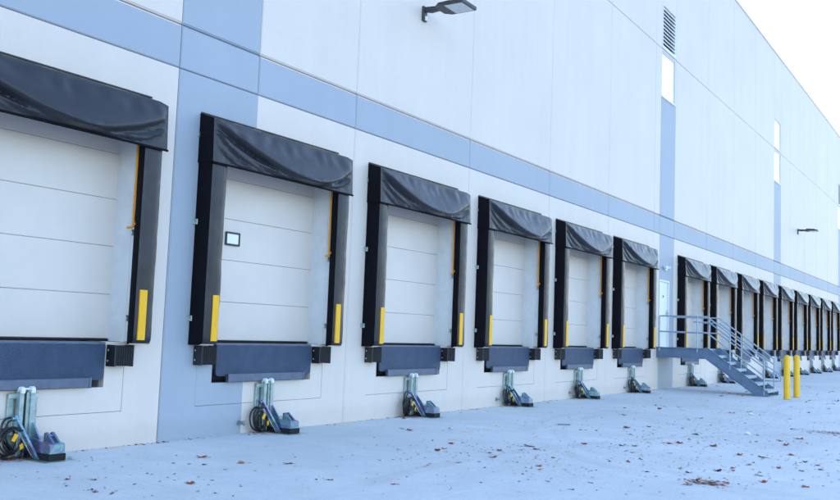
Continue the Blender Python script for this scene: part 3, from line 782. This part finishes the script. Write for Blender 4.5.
# ------------------------------------------------------------------ leaves, twigs and litter
def leaf_mesh(seed, key):
    rr = random.Random(seed); b_ = MB(); lobes = rr.choice((1, 3, 5, 5))
    n = 12; pts = []
    for i in range(n):
        a = 2 * math.pi * i / n
        r = (.5 + .5 * abs(math.cos(a * lobes / 2))) if lobes > 1 else (1.0 if abs(math.cos(a)) > .5 else .55)
        r *= rr.uniform(.75, 1.1); pts.append((math.cos(a) * r, math.sin(a) * r * .72))
    cu = rr.uniform(.15, .5); cv = rr.uniform(-.2, .45)
    zf = lambda x, y: .06 + cu * y * y * 1.1 + cv * x * x + rr.uniform(-.04, .06)
    b_.v = [(0, 0, zf(0, 0))] + [(x * .5, y * .5, zf(x * .5, y * .5)) for x, y in pts] + [(x, y, zf(x, y)) for x, y in pts]
    mz = min(v[2] for v in b_.v); b_.v = [(x, y, z - mz + .01) for x, y, z in b_.v]
    for i in range(n):
        j = (i + 1) % n; b_.f += [(0, 1 + i, 1 + j), (1 + i, 1 + n + i, 1 + n + j, 1 + j)]; b_.m += [0, 0]
    if rr.random() < .6: b_.tube([(.9, 0, .06), (1.5, .1, .05)], .03, 3)
    return b_.mesh('fallen_leaf', False, key)
LM = {k: [leaf_mesh(10 * i + h, 'leaf_' + k) for i in range(4)] for h, k in enumerate(LEAF_COLS)}
LW = {'rust': 'small reddish fallen leaf lying on the pale concrete yard', 'brown': 'small brown fallen leaf lying on the pale concrete yard', 'tan': 'small tan fallen leaf lying on the pale concrete yard', 'dark': 'small blackish fallen leaf lying on the pale concrete yard'}
def spot():
    while True:
        x = 5.2 + 30 * rnd.random() ** 1.9; y = -rnd.uniform(.05, 9.0)
        # in the part of the yard that the picture shows
        lim = -(1.9 + (x - 4.5) * 0.95)
        if y < lim: continue
        d = .08 + .92 * min(1, max(0, (-y - .8) / 3.2)) * min(1, max(0.05, (x - 6.5) / 4.5))
        d *= .25 + 1.3 * max(0, noise.noise(Vector((x * .55, y * .8, 3))) + .30)
        if rnd.random() < d: return x, y
def put_leaf(x, y, s):
    k = rnd.choices(list(LEAF_COLS), (.38, .30, .17, .15))[0]
    ob = link('fallen_leaf', rnd.choice(LM[k]), None, (x, y, .0005), (rnd.uniform(-.12, .12), rnd.uniform(-.12, .12), rnd.uniform(0, 6.28)))
    ob.scale = (s, s * rnd.uniform(.75, 1.1), s)
    tag(ob, LW[k], 'leaf', 'fallen ' + k + ' leaves on the yard')
for i in range(250):
    x, y = spot(); put_leaf(x, y, rnd.choice((.036, .042, .05, .06, .07, .085)) * rnd.uniform(.85, 1.15))
for i in range(45):      # blown against the wall
    x = 5.6 + 22 * rnd.random() ** 1.2; put_leaf(x, -abs(rnd.gauss(.0, .11)) - .04, rnd.uniform(.024, .045))
def litter(name, pts, smin, smax, label, cat):
    b_ = MB()
    for (x, y, z) in pts:
        b_.mat('leaf_' + rnd.choices(list(LEAF_COLS), (.3, .32, .2, .18))[0])
        s = rnd.uniform(smin, smax); a = rnd.uniform(0, 6.28); ca, sa = math.cos(a), math.sin(a); l, w_ = s, s * rnd.uniform(.4, .9); h = rnd.uniform(.1, .45) * s
        q = [(-l, 0, h * .3), (0, -w_, h * rnd.random()), (l, 0, h), (0, w_, h * rnd.random())]
        b_.face([(x + p[0] * ca - p[1] * sa, y + p[0] * sa + p[1] * ca, z + .002 + p[2]) for p in q])
    b_.keep = True
    o_ = build(name, b_); return tag(o_, label, cat, kind='stuff')
pts = [(*spot(), 0) for i in range(5200)] + [(5 + 30 * rnd.random(), -abs(rnd.gauss(0, .06)) - .02, 0) for i in range(420)]
litter('leaf_fragments', pts, .005, .024, 'tiny scattered leaf fragments strewn over the concrete yard', 'leaf litter')
for k, c in enumerate(DOCKS[:9]):
    pass
pts = [(c + rnd.gauss(-.12, .17), -abs(rnd.gauss(.15, .11)) - .02, rnd.uniform(0, .015)) for c in DOCKS[:7] for i in range(60)]
litter('leaf_drift', pts, .018, .038, 'brown leaves drifted around the restraint feet along the wall', 'leaf litter')
pts = [(9.71 + rnd.gauss(0, .07), -6.04 + rnd.gauss(0, .10), abs(rnd.gauss(0, .016))) for i in range(110)]
litter('leaf_clump', pts, .014, .032, 'dark clump of matted leaves on the foreground concrete', 'leaf litter')
pts = [(16.9 + rnd.gauss(0, .16), -6.35 + rnd.gauss(0, .30), abs(rnd.gauss(0, .006))) for i in range(420)]
litter('dirt_streak', pts, .010, .026, 'dark streak of matted debris at the right photo edge', 'debris')
# wood slivers
for i, (x, y, l, a, lb) in enumerate(((10.9, -2.35, .17, -.95, 'thin tan wood sliver on the concrete in front of the third dock'), (11.9, -1.98, .18, -.95, 'pale wood sliver lying behind another one before the third dock'), (12.35, -2.1, .13, -.5, 'short tan splinter on the concrete past the third dock'), (11.55, -.10, .30, -.12, 'long pale wood strip against the wall base by the third dock'), (7.1, -.13, .22, -.05, 'pale wood strip against the wall beside the blue column'), (14.2, -2.5, .22, -.8, 'grey twig lying on the concrete before the fourth dock'))):
    b_ = MB(); b_.prism([(-l / 2, -.010), (l / 2, -.006), (l / 2 + .01, .006), (-l / 2 + .02, .012)], 'z', .001, .011)
    tag(build('wood_sliver', b_, 'wood' if i != 5 else 'leaf_dark', None, (x, y, 0)), lb, 'wood piece', 'wood pieces on the yard').rotation_euler = (0, 0, a)
# crumpled plastic
for (x, y, lb) in ((15.35, -5.15, 'crumpled clear plastic scrap lying near the dark debris streak'), (19.6, -4.25, 'white scrap of plastic lying before the stairs')):
    bm = bmesh.new(); bmesh.ops.create_icosphere(bm, subdivisions=2, radius=.05)
    for v in bm.verts: v.co *= .7 + .7 * abs(noise.noise(v.co * 40 + Vector((x, 0, 0)))); v.co.z = max(0.001, v.co.z * .6 + .02)
    b_ = MB(); b_.add_bm(bm); tag(build('plastic_scrap', b_, 'plastic_white', None, (x, y, 0)), lb, 'litter', 'scraps on the yard')
